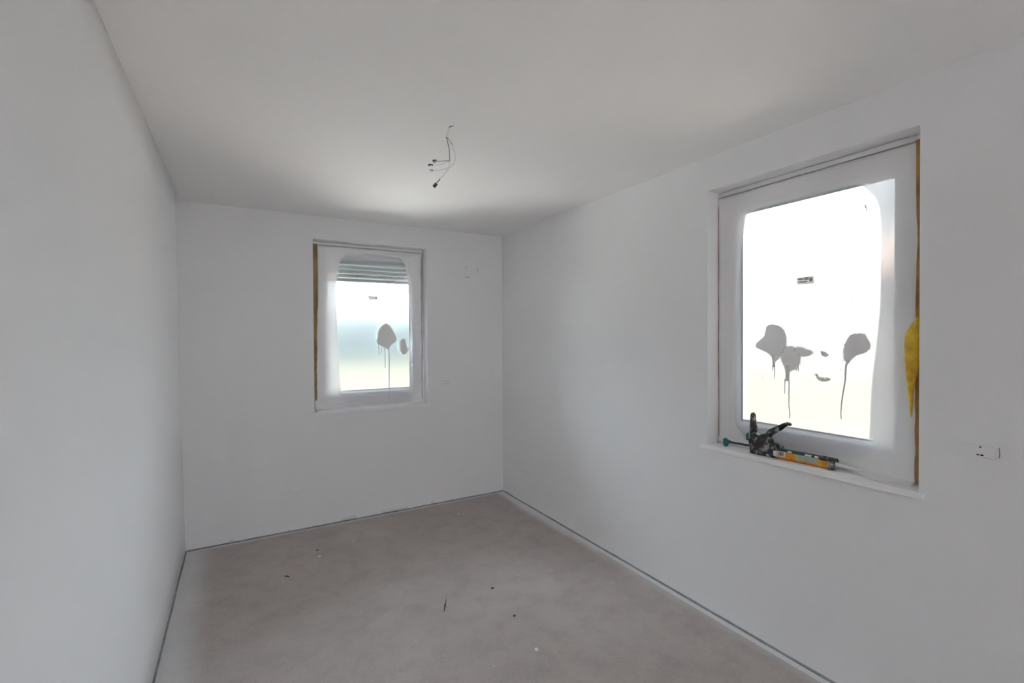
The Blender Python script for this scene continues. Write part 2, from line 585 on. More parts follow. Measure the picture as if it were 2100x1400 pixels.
# edge insulation strips between screed and plaster
def edge_strip(name, p0, p1, inward, seed):
    p0, p1, inward = Vector(p0), Vector(p1), Vector(inward)
    n = 90
    vs, fs = [], []
    for i in range(n + 1):
        t = i / n
        p = p0.lerp(p1, t)
        s = (p - p0).length
        wd = 0.008 + 0.003 * noise.noise(Vector((s * 3, seed, 0)))
        ht = 0.006 + 0.004 * noise.noise(Vector((s * 5, seed, 9)))
        for (a, b_) in ((0, 0), (wd, 0), (wd, ht), (0, ht + 0.003)):
            vs.append(p + inward * a + Vector((0, 0, b_)))
    for i in range(n):
        for k in range(4):
            a = i * 4 + k
            b_ = i * 4 + (k + 1) % 4
            fs.append((a, b_, b_ + 4, a + 4))
    fs += [(0, 3, 2, 1), tuple(n * 4 + k for k in range(4))]
    tag(mesh_obj(name, vs, fs, M_STRIP), kind='structure')
edge_strip('trim_1', (-W, -0.002, 0), (-W, YB, 0), (1, 0, 0), 1)
edge_strip('trim_2', (-W + 0.012, 0, 0), (-0.012, 0, 0), (0, -1, 0), 2)
edge_strip('trim_3', (0, -0.002, 0), (0, YB, 0), (-1, 0, 0), 3)

# ------------------------------------------------------------------ windows
def smooth_poly(pts, n=3):
    """Chaikin corner cutting of a closed 2-D polygon."""
    for _ in range(n):
        q = []
        for i in range(len(pts)):
            a, b_ = pts[i], pts[(i + 1) % len(pts)]
            q.append((a[0] * .75 + b_[0] * .25, a[1] * .75 + b_[1] * .25))
            q.append((a[0] * .25 + b_[0] * .75, a[1] * .25 + b_[1] * .75))
        pts = q
    return pts

def poly_sd(P, poly):
    """Signed distance (negative inside) from the points P (n, 2) to the polygon."""
    d = np.full(len(P), 1e9)
    ins = np.zeros(len(P), bool)
    for i in range(len(poly)):
        a, b_ = np.array(poly[i]), np.array(poly[(i + 1) % len(poly)])
        e = b_ - a
        w = P - a
        t = np.clip((w @ e) / max(e @ e, 1e-12), 0, 1)
        d = np.minimum(d, np.hypot(*(w - t[:, None] * e).T))
        c = ((a[1] <= P[:, 1]) & (b_[1] > P[:, 1])) | ((b_[1] <= P[:, 1]) & (a[1] > P[:, 1]))
        xx = a[0] + (P[:, 1] - a[1]) / (e[1] if abs(e[1]) > 1e-12 else 1e-12) * e[0]
        ins ^= c & (P[:, 0] < xx)
    return np.where(ins, -d, d)

class Win:
    def __init__(s, kind):
        s.kind = kind
        s.w = R_W if kind == 'R' else B_W
    def pt(s, u, v, z):
        """u along the wall from the left jamb as seen inside, v outward from the inner wall face."""
        return Vector((v, R_U0 - u, z)) if s.kind == 'R' else Vector((B_U0 + u, v, z))
    def px(s, x, y, v=0.098):
        """Photo pixel -> (u, z) on the plane at depth v."""
        if s.kind == 'R':
            p = on(x, y, 0, v)
            return (R_U0 - p.y, p.z)
        p = on(x, y, 1, v)
        return (p.x - B_U0, p.z)
    def box(s, mb, u0, v0, z0, u1, v1, z1):
        mb.box(s.pt(u0, v0, z0), s.pt(u1, v1, z1))

FR, SA = 0.055, 0.072      # visible widths of outer frame and sash
def ring(win, mb, u0, z0, u1, z1, t, v0, v1, bottom=None):
    bt = t if bottom is None else bottom
    win.box(mb, u0, v0, z0, u0 + t, v1, z1)
    win.box(mb, u1 - t, v0, z0, u1, v1, z1)
    win.box(mb, u0 + t, v0, z0, u1 - t, v1, z0 + bt)
    win.box(mb, u0 + t, v0, z1 - t, u1 - t, v1, z1)

def text_mesh(s, size):
    c = bpy.data.curves.new('t', 'FONT')
    c.body = s
    c.size = size
    o = bpy.data.objects.new('t', c)
    COL.objects.link(o)
    dg = bpy.context.evaluated_depsgraph_get()
    me = o.evaluated_get(dg).to_mesh()
    v = [tuple(p.co) for p in me.vertices]
    f = [tuple(p.vertices) for p in me.polygons]
    o.evaluated_get(dg).to_mesh_clear()
    bpy.data.objects.remove(o)
    bpy.data.curves.remove(c)
    return v, f
PRINT = text_mesh('inoutic', 0.030)
def dash_mesh():
    rnd = random.Random(3)
    v, f, x = [], [], 0.0
    while x < 0.11:
        l = rnd.uniform(0.005, 0.014)
        n = len(v)
        v += [(x, 0.001, 0), (x + l, 0.001, 0), (x + l, 0.0055, 0), (x, 0.0055, 0)]
        f.append((n, n + 1, n + 2, n + 3))
        x += l + 0.003
    return v, f
SMALL = dash_mesh()          # the fine print is too small to read in the photo

def build_window(name, kind, prints):
    w = Win(kind)
    root = empty(name, w.pt(w.w / 2, 0.13, ZS))
    tag(root, kind='structure')
    inv = Matrix.Translation(-root.location)
    def put(mb, nm, m, bevel=0.0, **k):
        return mb.build(nm, m, root, bevel=bevel, M=inv, **k)
    zb, zt = ZS + 0.002, ZH - 0.004
    mb = MB(); ring(w, mb, 0.006, zb, w.w - 0.006, zt - 0.018, FR, 0.114, 0.185, 0.075)
    put(mb, 'window_frame', M_PVC)
    mb = MB(); w.box(mb, 0.002, 0.096, zt - 0.022, w.w - 0.002, 0.186, zt)
    put(mb, 'head_profile', M_PVC)
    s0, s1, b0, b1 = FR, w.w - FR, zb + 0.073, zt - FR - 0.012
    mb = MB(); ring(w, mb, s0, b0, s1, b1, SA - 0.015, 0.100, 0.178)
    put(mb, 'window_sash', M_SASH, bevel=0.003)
    g0, g1, h0, h1 = s0 + SA - 0.016, s1 - SA + 0.016, b0 + SA - 0.016, b1 - SA + 0.016
    # glazing bead: sloped strip from the sash face back to the glass
    mb = MB()
    t, va, vb = 0.016, 0.104, 0.131
    c0 = [(g0, h0), (g1, h0), (g1, h1), (g0, h1)]
    c1 = [(g0 + t, h0 + t), (g1 - t, h0 + t), (g1 - t, h1 - t), (g0 + t, h1 - t)]
    for i in range(4):
        j = (i + 1) % 4
        n = len(mb.v)
        mb.v += [w.pt(c0[i][0], va, c0[i][1]), w.pt(c0[j][0], va, c0[j][1]), w.pt(c1[j][0], vb, c1[j][1]), w.pt(c1[i][0], vb, c1[i][1]),
                 w.pt(c0[i][0], 0.15, c0[i][1]), w.pt(c0[j][0], 0.15, c0[j][1]), w.pt(c1[j][0], 0.15, c1[j][1]), w.pt(c1[i][0], 0.15, c1[i][1])]
        mb.f += [tuple(n + k for k in q) for q in ((0, 1, 2, 3), (4, 7, 6, 5), (0, 3, 7, 4), (1, 5, 6, 2), (3, 2, 6, 7), (0, 4, 5, 1))]
    put(mb, 'glazing_bead', M_PVC)
    mb = MB(); ring(w, mb, g0 + t - 0.001, h0 + t - 0.001, g1 - t + 0.001, h1 - t + 0.001, 0.006, 0.127, 0.136)
    put(mb, 'gasket', M_GASKET)
    mb = MB(); w.box(mb, g0 + 0.004, 0.134, h0 + 0.004, g1 - 0.004, 0.140, h1 - 0.004)
    put(mb, 'glass_pane', M_GLASS)
    # expanding foam along the near jamb
    n = 60
    near = w.w if kind == 'R' else 0.0
    sg = -1 if kind == 'R' else 1
    mb = MB()
    vs, fs = [], []
    for i in range(n + 1):
        z = zb + 0.01 + (zt - 0.03 - zb) * i / n
        wd = 0.047 + 0.004 * noise.noise(Vector((z * 7, 3, 1)))
        for (a, v) in ((0.003, 0.113), (0.003, 0.094), (wd * 0.6, 0.090 + 0.003 * noise.noise(Vector((z * 22, 0, 5)))), (wd, 0.096), (wd, 0.113)):
            vs.append(w.pt(near + sg * a, v, z))
    for i in range(n):
        for k in range(5):
            a, b_ = i * 5 + k, i * 5 + (k + 1) % 5
            fs.append((a, b_, b_ + 5, a + 5))
    fs += [tuple(range(5)), tuple(n * 5 + k for k in range(5))]
    mb.v, mb.f = vs, fs
    put(mb, 'foam_seal', M_FOAM if kind == 'R' else M_FOAMB)
    # printing on the frame's own protective foil
    for (u, z, which) in prints:
        v, f = PRINT if which else SMALL
        vv = [w.pt(u + a[0], 0.0994, z + a[1]) - root.location for a in v]
        mesh_obj('printed_mark', vv, f, M_PRINT, root)
        if which:
            uu = u + max(a[0] for a in v) + 0.018
            mb = MB(); mb.prism([w.pt(uu + 0.011 * cos(k * pi / 6), 0.0994, z + 0.010 + 0.011 * sin(k * pi / 6)) for k in range(12)],
                                w.pt(0, 0.0003, 0) - w.pt(0, 0, 0))
            put(mb, 'printed_mark', M_PRINT)
    # sticker on the glass
    c = w.px(1652, 574.5, 0.133) if kind == 'R' else w.px(765, 611, 0.133)
    st = mesh_obj('glass_sticker', [w.pt(c[0] + i * 0.042, 0.1332, c[1] + j * 0.019) - root.location for i, j in ((-1, -1), (1, -1), (1, 1), (-1, 1))],
                  [(0, 1, 2, 3)], M_STICK, root)
    mb = MB()
    for (a, b_, e, f_) in ((-0.034, 0.004, -0.012, 0.012), (-0.006, 0.002, 0.016, 0.014), (-0.034, -0.010, 0.008, -0.004), (0.020, -0.008, 0.034, 0.010)):
        w.box(mb, c[0] + a, 0.1318, c[1] + b_, c[0] + e, 0.1326, c[1] + f_)
    mb.build('sticker_print', M_STICKD, st, M=inv)
    # outer metal ledge
    mb = MB()
    mb.prism([w.pt(-0.01, 0.19, ZS - 0.005), w.pt(-0.01, 0.42, ZS - 0.035), w.pt(-0.01, 0.42, ZS - 0.06), w.pt(-0.01, 0.19, ZS - 0.03)],
             w.pt(w.w + 0.02, 0, 0) - w.pt(0, 0, 0))
    put(mb, 'outer_ledge', M_METAL)
    return w, root, (g0, h0, g1, h1)

wR, winR, glR = build_window('window_1', 'R', [(0.10, 1.040, 1), (0.30, 1.062, 1), (0.47, 1.030, 1), (0.62, 1.062, 0), (0.63, 1.048, 0), (0.70, 1.022, 0), (0.20, 1.028, 0)])
wB, winB, glB = build_window('window_2', 'B', [(0.35, 1.040, 1), (0.62, 1.047, 1), (0.24, 1.055, 0), (0.52, 1.03, 0), (0.62, 2.318, 1), (0.40, 2.322, 1), (0.52, 2.312, 0)])

# yellow foam squeezed out by the near jamb of the right-hand window
out_px = [(1884, 640), (1876, 660), (1868, 664), (1860, 678), (1855, 690), (1854, 720), (1856, 760), (1860, 792), (1864, 826), (1868, 864),
          (1871, 835), (1873, 800), (1878, 775), (1884, 752), (1885, 700)]
loop = smooth_poly([wR.px(*q, v=0.088) for q in out_px], 2)
cu = sum(q[0] for q in loop) / len(loop); cz = sum(q[1] for q in loop) / len(loop)
vs, fs = [], []
for k, (s, v) in enumerate(((1.0, 0.0955), (1.0, 0.090), (0.86, 0.082), (0.55, 0.077))):
    for q in loop:
        nz_ = 0.003 * noise.noise(Vector((q[0] * 40, q[1] * 30, k)))
        vs.append(wR.pt(cu + (q[0] - cu) * s, v + nz_ * (k > 0), cz + (q[1] - cz) * (0.93 * s + 0.07)) - winR.location)
nl = len(loop)
for k in range(3):
    for i in range(nl):
        j = (i + 1) % nl
        fs.append((k * nl + i, k * nl + j, (k + 1) * nl + j, (k + 1) * nl + i))
fs.append(tuple(3 * nl + i for i in range(nl)))
mesh_obj('foam_smear', vs, fs, M_YFOAM, winR, smooth=True)['label'] = 'bright yellow foam'

# window boards
def sill(name, w, u0, u1):
    mb = MB()
    w.box(mb, 0.001, -0.001, ZS - 0.022, w.w - 0.001, 0.19, ZS)
    w.box(mb, u0, -0.022, ZS - 0.024, u1, -0.001, ZS)
    return tag(mb.build(name, M_SILL, bevel=0.002), kind='structure')
sill('trim_4', wR, -0.040, R_W + 0.020)
sill('trim_5', wB, -0.023, B_W + 0.020)

# ------------------------------------------------------------------ plastic film over both windows
FOLD = {'R': 0.005, 'B': 0.010}
def build_film(w, label, clear_px, u_lo, u_hi, widths, z_top, apron, seed, crumple):
    clear = [w.px(*q) for q in clear_px]
    clear = smooth_poly(clear, 1)
    nu, nz = 190, 285
    zbot = ZS + 0.012
    na = 26                                  # rows that lie on the sill
    P, A = [], []
    for j in range(nz + 1):
        z = zbot + (z_top - zbot) * j / nz
        for i in range(nu + 1):
            P.append((i / nu, z))
    P = np.array(P)
    lo = np.array([u_lo(z) for z in P[:, 1]]); hi = np.array([u_hi(z) for z in P[:, 1]])
    U = lo + (hi - lo) * P[:, 0]
    Q = np.column_stack([U, P[:, 1]])
    sdv = poly_sd(Q, clear)
    verts, milk = [], []
    cu = sum(c[0] for c in clear) / len(clear)
    for (u, z), d in zip(Q, sdv):
        wl, wr, wb = widths
        side = wb if z < 1.13 and d > -0.1 and abs(u - cu) < 0.33 else (wl if u < cu else wr)
        k = min(1, max(0, (d + side * 0.5) / side)); k = k * k * (3 - 2 * k)
        n1_ = noise.noise(Vector((u * 6 + seed, z * 3, 0)))
        n2_ = noise.noise(Vector((u * 22, z * 6, seed)))
        v = 0.0925 + (1 - k) * 0.004 - 0.0020 * n1_ * k - 0.0012 * n2_ * k
        v -= 0.0025 * math.exp(-((d - 0.018) / 0.013) ** 2)           # ridge where the film stands off
        fold = max(0.0, 1.0 - (z - zbot) / 0.10)                     # gathers towards the sill
        v -= fold * FOLD[w.kind] * (1.0 + 1.0 * noise.noise(Vector((u * 9 + z * 12, z * 25, seed + 4))))
        tu = min(u - u_lo(z), u_hi(z) - u, z_top - z)
        if tu < 0.012:
            v += (0.012 - tu) * 0.25
        verts.append(w.pt(u, min(v, 0.0985), z + (0.004 * noise.noise(Vector((u * 30, seed, 2))) if z > z_top - 0.004 else 0)))
        base = 0.94 + 0.03 * n1_ + 0.03 * n2_
        rail = min(1.0, max(0.0, (1.118 - z) / 0.03))  # extra white over the bottom rail, painted in place of daylight on it
        cl = 0.06 + 0.05 * max(0, noise.noise(Vector((u * 5, z * 4, seed + 8)))) + 0.36 * rail
        milk.append(cl + (base - cl) * k)
    faces = []
    for j in range(nz):
        for i in range(nu):
            a = j * (nu + 1) + i
            faces.append((a, a + 1, a + nu + 2, a + nu + 1))
    # the lower end lies crumpled on the window board
    n0 = len(verts)
    for j in range(1, na + 1):
        for i in range(nu + 1):
            u = U[i]
            ln = apron(u)
            s = ln * j / na
            v0 = 0.0925 - FOLD[w.kind] * (1.0 + noise.noise(Vector((u * 9 + zbot * 12, zbot * 25, seed + 4))))
            v = v0 - s
            z = ZS + 0.0022 + 0.010 * math.exp(-(s / 0.012)) + crumple * abs(noise.noise(Vector((u * 14 + s * 10, s * 35, seed + 1)))) * min(1, s * 40)
            if v < -0.020:                                          # hangs a little over the front edge
                z = min(z, ZS + 0.004) - (-0.020 - v) * 1.0
                v = -0.0250 - 0.5 * crumple * abs(noise.noise(Vector((u * 20, s * 30, seed))))
            verts.append(w.pt(u + 0.004 * noise.noise(Vector((u * 15, s * 20, 3))), v, z))
            milk.append(0.83 + 0.05 * noise.noise(Vector((u * 12, s * 20, seed))))
    for j in range(na):
        for i in range(nu):
            a = i if j == 0 else n0 + (j - 1) * (nu + 1) + i
            b_ = n0 + j * (nu + 1) + i
            faces.append((a, b_, b_ + 1, a + 1))
    loc = w.pt(w.w / 2, 0.09, ZS)
    root = mesh_obj('plastic_film', [p - loc for p in verts], faces, M_FILM, smooth=True)
    root.location = loc
    at = root.data.attributes.new('milk', 'FLOAT', 'POINT')
    at.data.foreach_set('value', np.array(milk, dtype=np.float32))
    # normals towards the room
    me = root.data
    me.update()
    nrm = me.polygons[len(me.polygons) // 3].normal
    into = (Vector((-1, 0, 0)) if w.kind == 'R' else Vector((0, -1, 0)))
    if nrm.dot(into) < 0:
        me.flip_normals()
    tag(root, label, 'plastic sheet', 'paint-spattered films over the windows')
    return root

R_CLEAR = [(1536, 431), (1600, 413), (1680, 392), (1748, 375), (1766, 379), (1780, 393), (1798, 408), (1806, 440), (1808, 490), (1805, 540), (1807, 600),
           (1803, 660), (1796, 720), (1789, 780), (1786, 840), (1784, 900), (1782, 940), (1700, 935), (1600, 918), (1508, 892), (1509, 800), (1511, 700), (1512, 600), (1517, 520), (1526, 470)]
B_CLEAR = [(699, 524), (740, 521), (790, 525), (829, 533), (836, 570), (838, 610), (845, 660), (850, 700), (854, 735), (852, 765), (847, 790), (840, 812), (838, 826),
           (790, 832), (710, 836), (702, 815), (697, 790), (694, 740), (692, 680), (689, 600), (692, 560)]
filmR = build_film(wR, 'milky plastic film over the larger window with three dripping grey blotches', R_CLEAR,
                   lambda z: 0.004 + 0.004 * noise.noise(Vector((z * 6, 1, 1))),
                   lambda z: 0.930 + 0.011 * max(0, 1 - abs(z - 1.98) / 0.22) + 0.003 * noise.noise(Vector((z * 14, 2, 1))),
                   (0.010, 0.007, 0.060), 2.374, lambda u: 0.006 + 0.075 * min(1, max(0, (u - 0.68) / 0.15)) + 0.004 * noise.noise(Vector((u * 9, 4, 4))), 2.0, 0.005)
filmB = build_film(wB, 'milky plastic film over the far window below the grey shutter slats', B_CLEAR,
                   lambda z: 0.017 + 0.034 * min(1, max(0, (z - 1.45) / 0.45)) + 0.004 * noise.noise(Vector((z * 9, 1, 6))),
                   lambda z: 0.965 + 0.006 * noise.noise(Vector((z * 7, 2, 6))),
                   (0.016, 0.012, 0.050), 2.374, lambda u: 0.095 + 0.012 * noise.noise(Vector((u * 7, 4, 9))) + (0.018 if u < 0.55 else -0.022), 7.0, 0.014)

# paint blotches and runs on the film
NB = [0]
def blotch(w, root, px, grow=0.22, core=None, v=0.0885, strength=1.0):
    NB[0] += 1
    v = v - 0.0004 * NB[0]
    loop = smooth_poly([w.px(*q, v=v) for q in px], 1)
    loop2 = []
    for i in range(len(loop)):
        a, b_ = loop[i], loop[(i + 1) % len(loop)]
        loop2 += [a, ((a[0] + b_[0]) / 2, (a[1] + b_[1]) / 2)]
    loop = loop2
    n = len(loop)
    nrm = []
    ar = sum(loop[i][0] * loop[(i + 1) % n][1] - loop[(i + 1) % n][0] * loop[i][1] for i in range(n))
    for i in range(n):
        a, b_ = loop[i - 2], loop[(i + 2) % n]
        t = Vector((b_[0] - a[0], b_[1] - a[1])).normalized()
        nn = Vector((t.y, -t.x)) * (1 if ar > 0 else -1)
        nrm.append(nn)
    size = min(max(q[0] for q in loop) - min(q[0] for q in loop), max(q[1] for q in loop) - min(q[1] for q in loop))
    ins = min(0.008, 0.09 * size)
    rings = ((-ins, 1.0), (0.0, 0.92), (0.005, 0.52), (0.023 * (grow / 0.22), 0.0))
    vs, cov, fs = [], [], []
    for (off, c) in rings:
        for q, nn in zip(loop, nrm):
            jit = 0.0045 * noise.noise(Vector((q[0] * 45, q[1] * 45, 1))) + 0.002 * noise.noise(Vector((q[0] * 150, q[1] * 150, 4)))
            dn = 1.0 if nn.y > -0.3 else 0.45           # runs keep the lower rim crisp
            vs.append(w.pt(q[0] + nn.x * (off + jit) * dn, v, q[1] + nn.y * (off + jit) * dn) - root.location)
            cov.append(c * strength)
    for k in range(len(rings) - 1):
        for i in range(n):
            j = (i + 1) % n
            fs.append((k * n + i, k * n + j, (k + 1) * n + j, (k + 1) * n + i))
    fs.append(tuple(range(n)))
    o = mesh_obj('paint_blotch', vs, fs, M_BLOTCH, root)
    o.data.attributes.new('cover', 'FLOAT', 'POINT').data.foreach_set('value', np.array(cov, dtype=np.float32))
    return o

def drip(w, root, px, r0_=0.0035, r1_=0.0018, v=0.0882):
    pts = [w.px(*q, v=v) for q in px]
    P = [w.pt(a, v, b_) - root.location for a, b_ in pts]
    n = len(P)
    ax = (1, 0, 0) if w.kind == 'R' else (0, 1, 0)
    mb = MB().tube(P, [r0_ + (r1_ - r0_) * i / (n - 1) for i in range(n)], 6, 0.4, ax)
    return mb.build('paint_drip', M_PAINT, root, smooth=True)

blotch(wR, filmR, [(1574, 668), (1590, 666), (1604, 674), (1611, 690), (1612, 706), (1610, 722), (1600, 730), (1592, 740), (1586, 738), (1580, 727), (1568, 719), (1552, 713), (1550, 709), (1560, 698), (1569, 690), (1572, 680)])
blotch(wR, filmR, [(1612, 713), (1624, 711), (1636, 716), (1641, 728), (1639, 744), (1635, 755), (1627, 757), (1619, 762), (1615, 768), (1611, 758), (1605, 742), (1603, 733)])
blotch(wR, filmR, [(1744, 690), (1752, 685), (1764, 684), (1776, 690), (1781, 702), (1780, 720), (1768, 724), (1756, 727), (1744, 738), (1738, 746), (1733, 734), (1731, 718), (1735, 704)])
blotch(wR, filmR, [(1630, 712), (1650, 716), (1668, 722), (1660, 729), (1640, 731)], grow=0.30, strength=0.95)
blotch(wR, filmR, [(1683, 719), (1690, 723), (1698, 728), (1694, 731), (1686, 728)], grow=0.16, strength=1.0)
blotch(wR, filmR, [(1672, 766), (1679, 774), (1688, 777), (1702, 776), (1698, 781), (1684, 781), (1676, 776)], grow=0.16, strength=1.0)
drip(wR, filmR, [(1587, 728), (1587, 745), (1587, 753)], 0.009, 0.007)
drip(wR, filmR, [(1588.5, 750), (1588.5, 765), (1588, 776)], 0.003, 0.002)
drip(wR, filmR, [(1584.5, 750), (1584.5, 759)], 0.003, 0.002)
drip(wR, filmR, [(1616, 748), (1615.5, 760), (1615, 770), (1615, 781)], 0.013, 0.010)
drip(wR, filmR, [(1618.5, 778), (1618, 800), (1618, 830), (1620, 850), (1619, 857)], 0.0036, 0.0024)
drip(wR, filmR, [(1610, 776), (1609.5, 792), (1609.5, 807)], 0.003, 0.002)
drip(wR, filmR, [(1633, 753), (1633, 760)], 0.004, 0.002)
drip(wR, filmR, [(1637, 752), (1637.5, 761)], 0.003, 0.002)
drip(wR, filmR, [(1739, 738), (1735, 750), (1734, 765), (1733.5, 778), (1730, 800), (1726, 825), (1724.5, 845), (1725, 859)], 0.0055, 0.0022)
for (x, y) in ((1570, 742), (1575, 736), (1564, 774), (1621, 697), (1624, 701), (1754, 737), (1757, 741), (1724, 758), (1749, 616)):
    c = wR.px(x, y, v=0.0885)
    MB().tube([wR.pt(c[0], 0.0875, c[1]) - filmR.location, wR.pt(c[0], 0.0892, c[1]) - filmR.location], 0.0025, 6).build('paint_speck', M_PAINT, filmR)
blotch(wB, filmB, [(790, 664), (798, 668), (804, 676), (809, 687), (812, 698), (806, 704), (799, 708), (797, 716), (790, 712), (782, 709), (776, 706), (774, 699), (777, 691), (777, 680), (782, 671)])
blotch(wB, filmB, [(826, 695), (830, 697), (831, 706), (832, 713), (837, 715), (835, 721), (828, 727), (823, 722), (822, 712), (821, 702)])
drip(wB, filmB, [(797, 712), (798, 725), (798, 760), (798, 795), (797.5, 816)], 0.0055, 0.003)
drip(wB, filmB, [(788.5, 708), (789.5, 720), (790, 754)], 0.0045, 0.0026)
drip(wB, filmB, [(776, 704), (777, 715), (777.5, 728)], 0.004, 0.0026)
drip(wB, filmB, [(782, 706), (782.5, 716), (782.5, 723)], 0.004, 0.0026)

# small creases and scratches
def crease(w, root, px, r, m=M_PAINT):
    pts = [w.pt(*(lambda c: (c[0], 0.0885, c[1]))(w.px(*q, v=0.0885))) - root.location for q in px]
    ax = (1, 0, 0) if w.kind == 'R' else (0, 1, 0)
    MB().tube(pts, r, 6, 0.35, ax).build('film_crease', m, root, smooth=True)
crease(wR, filmR, [(1774, 420), (1777, 428), (1778, 437), (1780, 450), (1782, 472)], [0.003, 0.002, 0.0012, 0.0008, 0.0006], M_GREYW)
crease(wR, filmR, [(1707, 426), (1700, 429), (1696, 434)], 0.0012)
crease(wR, filmR, [(1691, 466), (1689, 478), (1688, 486)], 0.0012)
crease(wB, filmB, [(785, 579), (792, 572), (796, 569), (806, 568), (812, 570)], 0.0022, M_SLOT)
crease(wB, filmB, [(812, 570), (813, 578), (812, 587)], 0.0026, M_SLOT)
crease(wB, filmB, [(803, 570), (808, 577), (812, 580)], 0.0016, M_SLOT)

# torn tape along the film's edges
def tape(w, root, u0, z0, u1, z1, seed, wd=0.006):
    n = 60
    vs, fs = [], []
    d = Vector((u1 - u0, z1 - z0)); L = d.length; d.normalize(); nn = Vector((-d.y, d.x))
    for i in range(n + 1):
        s = L * i / n
        a = wd * (0.5 + 0.5 * noise.noise(Vector((s * 9, seed, 1)))) * 0.9 + 0.0006
        j = 0.003 * noise.noise(Vector((s * 4, seed, 7)))
        for sgn in (-0.5, 0.5):
            p = Vector((u0, z0)) + d * s + nn * (sgn * a + j)
            for v in (0.0900, 0.0922):
                vs.append(w.pt(p.x, v, p.y) - root.location)
    for i in range(n):
        a = i * 4
        for (p, q) in ((0, 2), (2, 3), (3, 1), (1, 0)):
            fs.append((a + p, a + q, a + q + 4, a + p + 4))
    o = mesh_obj('torn_tape', vs, fs, M_TAPE, root)
    return o
tape(wR, filmR, 0.03, 2.376, 0.93, 2.378, 1, 0.004)
tape(wR, filmR, 0.003, 2.33, 0.005, 1.0, 2, 0.005)
tape(wB, filmB, 0.055, 2.376, 0.96, 2.376, 3, 0.004)
tape(wB, filmB, 0.966, 2.34, 0.968, 0.99, 4, 0.006)

# ------------------------------------------------------------------ roller shutter outside the far window
sh = empty('roller_shutter', wB.pt(B_W / 2, 0.24, 2.09))
tag(sh, 'grey roller shutter, a few slats lowered behind the top of the far window', 'shutter')
z = 2.36
slat_prof = [(0.0, 0.0), (0.009, 0.004), (0.013, 0.016), (0.009, 0.029), (0.0, 0.034), (-0.001, 0.0395), (-0.006, 0.0395), (-0.005, 0.018), (-0.006, 0.0)]
mbS = MB(); mbS.prism([wB.pt(0.02, 0.24 - a, b_) - Vector((0, 0, 0)) for a, b_ in slat_prof], (B_W - 0.04, 0, 0))
zs = [2.098 + 0.0405 * (k + 1) - 0.012 for k in range(6)]
first = None
for k, zz in enumerate(zs):
    off = Vector((0, 0, zz)) - sh.location
    if first is None:
        first = mbS.build('slat', M_SLAT, sh, M=Matrix.Translation(Vector((0, 0, 0)) - sh.location))
        first.location = (0, 0, zz)
        sl = first
    else:
        sl = first.copy(); COL.objects.link(sl); sl.parent = sh; sl.location = (0, 0, zz)
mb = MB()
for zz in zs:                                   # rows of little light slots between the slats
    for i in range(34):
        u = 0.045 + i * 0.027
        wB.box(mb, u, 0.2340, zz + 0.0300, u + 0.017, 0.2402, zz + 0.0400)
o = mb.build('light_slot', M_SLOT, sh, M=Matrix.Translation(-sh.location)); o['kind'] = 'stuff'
mb = MB(); wB.box(mb, 0.02, 0.230, 2.090, B_W - 0.02, 0.250, 2.124)
mb.build('bottom_bar', M_SLAT, sh, bevel=0.003, M=Matrix.Translation(-sh.location))
for (a, b_) in ((0.0, 0.03), (B_W - 0.03, B_W)):
    mb = MB(); wB.box(mb, a, 0.225, ZS, b_, 0.262, ZH)
    mb.build('guide_rail', M_PVC, sh, M=Matrix.Translation(-sh.location))

# ------------------------------------------------------------------ caulking gun on the right-hand sill
P0 = Vector((0.016, -2.548, 0))
P1 = Vector((0.052, -3.090, 0))
gx = (P1 - P0).normalized()
gy = Vector((0, 0, 1)).cross(gx)               # towards the window
GM = Matrix.Translation((P0.x, P0.y, ZS + 0.0345)) @ Matrix((gx, gy, Vector((0, 0, 1)))).transposed().to_4x4()
gun = empty('caulking_gun', (P0.x, P0.y, ZS + 0.0345))
tag(gun, 'paint-spattered black caulking gun lying handle-up on the sill with an orange cartridge', 'caulking gun')
GI = Matrix.Translation(-gun.location) @ GM
def gpart(mb, nm, m, bevel=0.0, smooth=False):
    return mb.build(nm, m, gun, bevel=bevel, smooth=smooth, M=GI)
# pull hook and rod
mb = MB()
mb.prism([(0.0, -0.009, -0.012), (0.004, -0.009, -0.024), (0.016, -0.009, -0.030), (0.022, -0.009, -0.022), (0.024, -0.009, -0.010), (0.036, -0.009, -0.008),
          (0.036, -0.009, 0.008), (0.022, -0.009, 0.010), (0.016, -0.009, 0.016), (0.004, -0.009, 0.018), (0.0, -0.009, 0.010)], (0, 0.018, 0))
gpart(mb, 'pull_hook', M_TEAL, 0.002)
gpart(MB().tube([(0.03, 0, 0.0), (0.30, 0, 0.002)], 0.0058, 6), 'push_rod', M_ROD)
# housing
mb = MB()
mb.prism([(0.160, -0.020, -0.034), (0.300, -0.020, -0.034), (0.302, -0.020, 0.020), (0.270, -0.020, 0.034), (0.262, -0.020, 0.062), (0.245, -0.020, 0.082),
          (0.222, -0.020, 0.078), (0.200, -0.020, 0.066), (0.186, -0.020, 0.082), (0.154, -0.020, 0.080), (0.152, -0.020, 0.02), (0.158, -0.020, -0.01)], (0, 0.040, 0))
gpart(mb, 'housing', M_SPAT, 0.005)
mb = MB()
hp = [(0.170, 0, 0.07), (0.170, 0, 0.10), (0.168, 0, 0.13), (0.168, 0, 0.155), (0.168, 0, 0.172), (0.167, 0, 0.181)]
mb.tube(hp, [0.021, 0.020, 0.0175, 0.0155, 0.0135, 0.007], 10, 0.75, (0, 1, 0))
gpart(mb, 'handle', M_SPAT, smooth=True)
mb = MB()
tp = [(0.238, 0, 0.064), (0.262, 0, 0.092), (0.284, 0, 0.108), (0.310, 0, 0.124), (0.330, 0, 0.140), (0.345, 0, 0.148), (0.356, 0, 0.147), (0.361, 0, 0.142)]
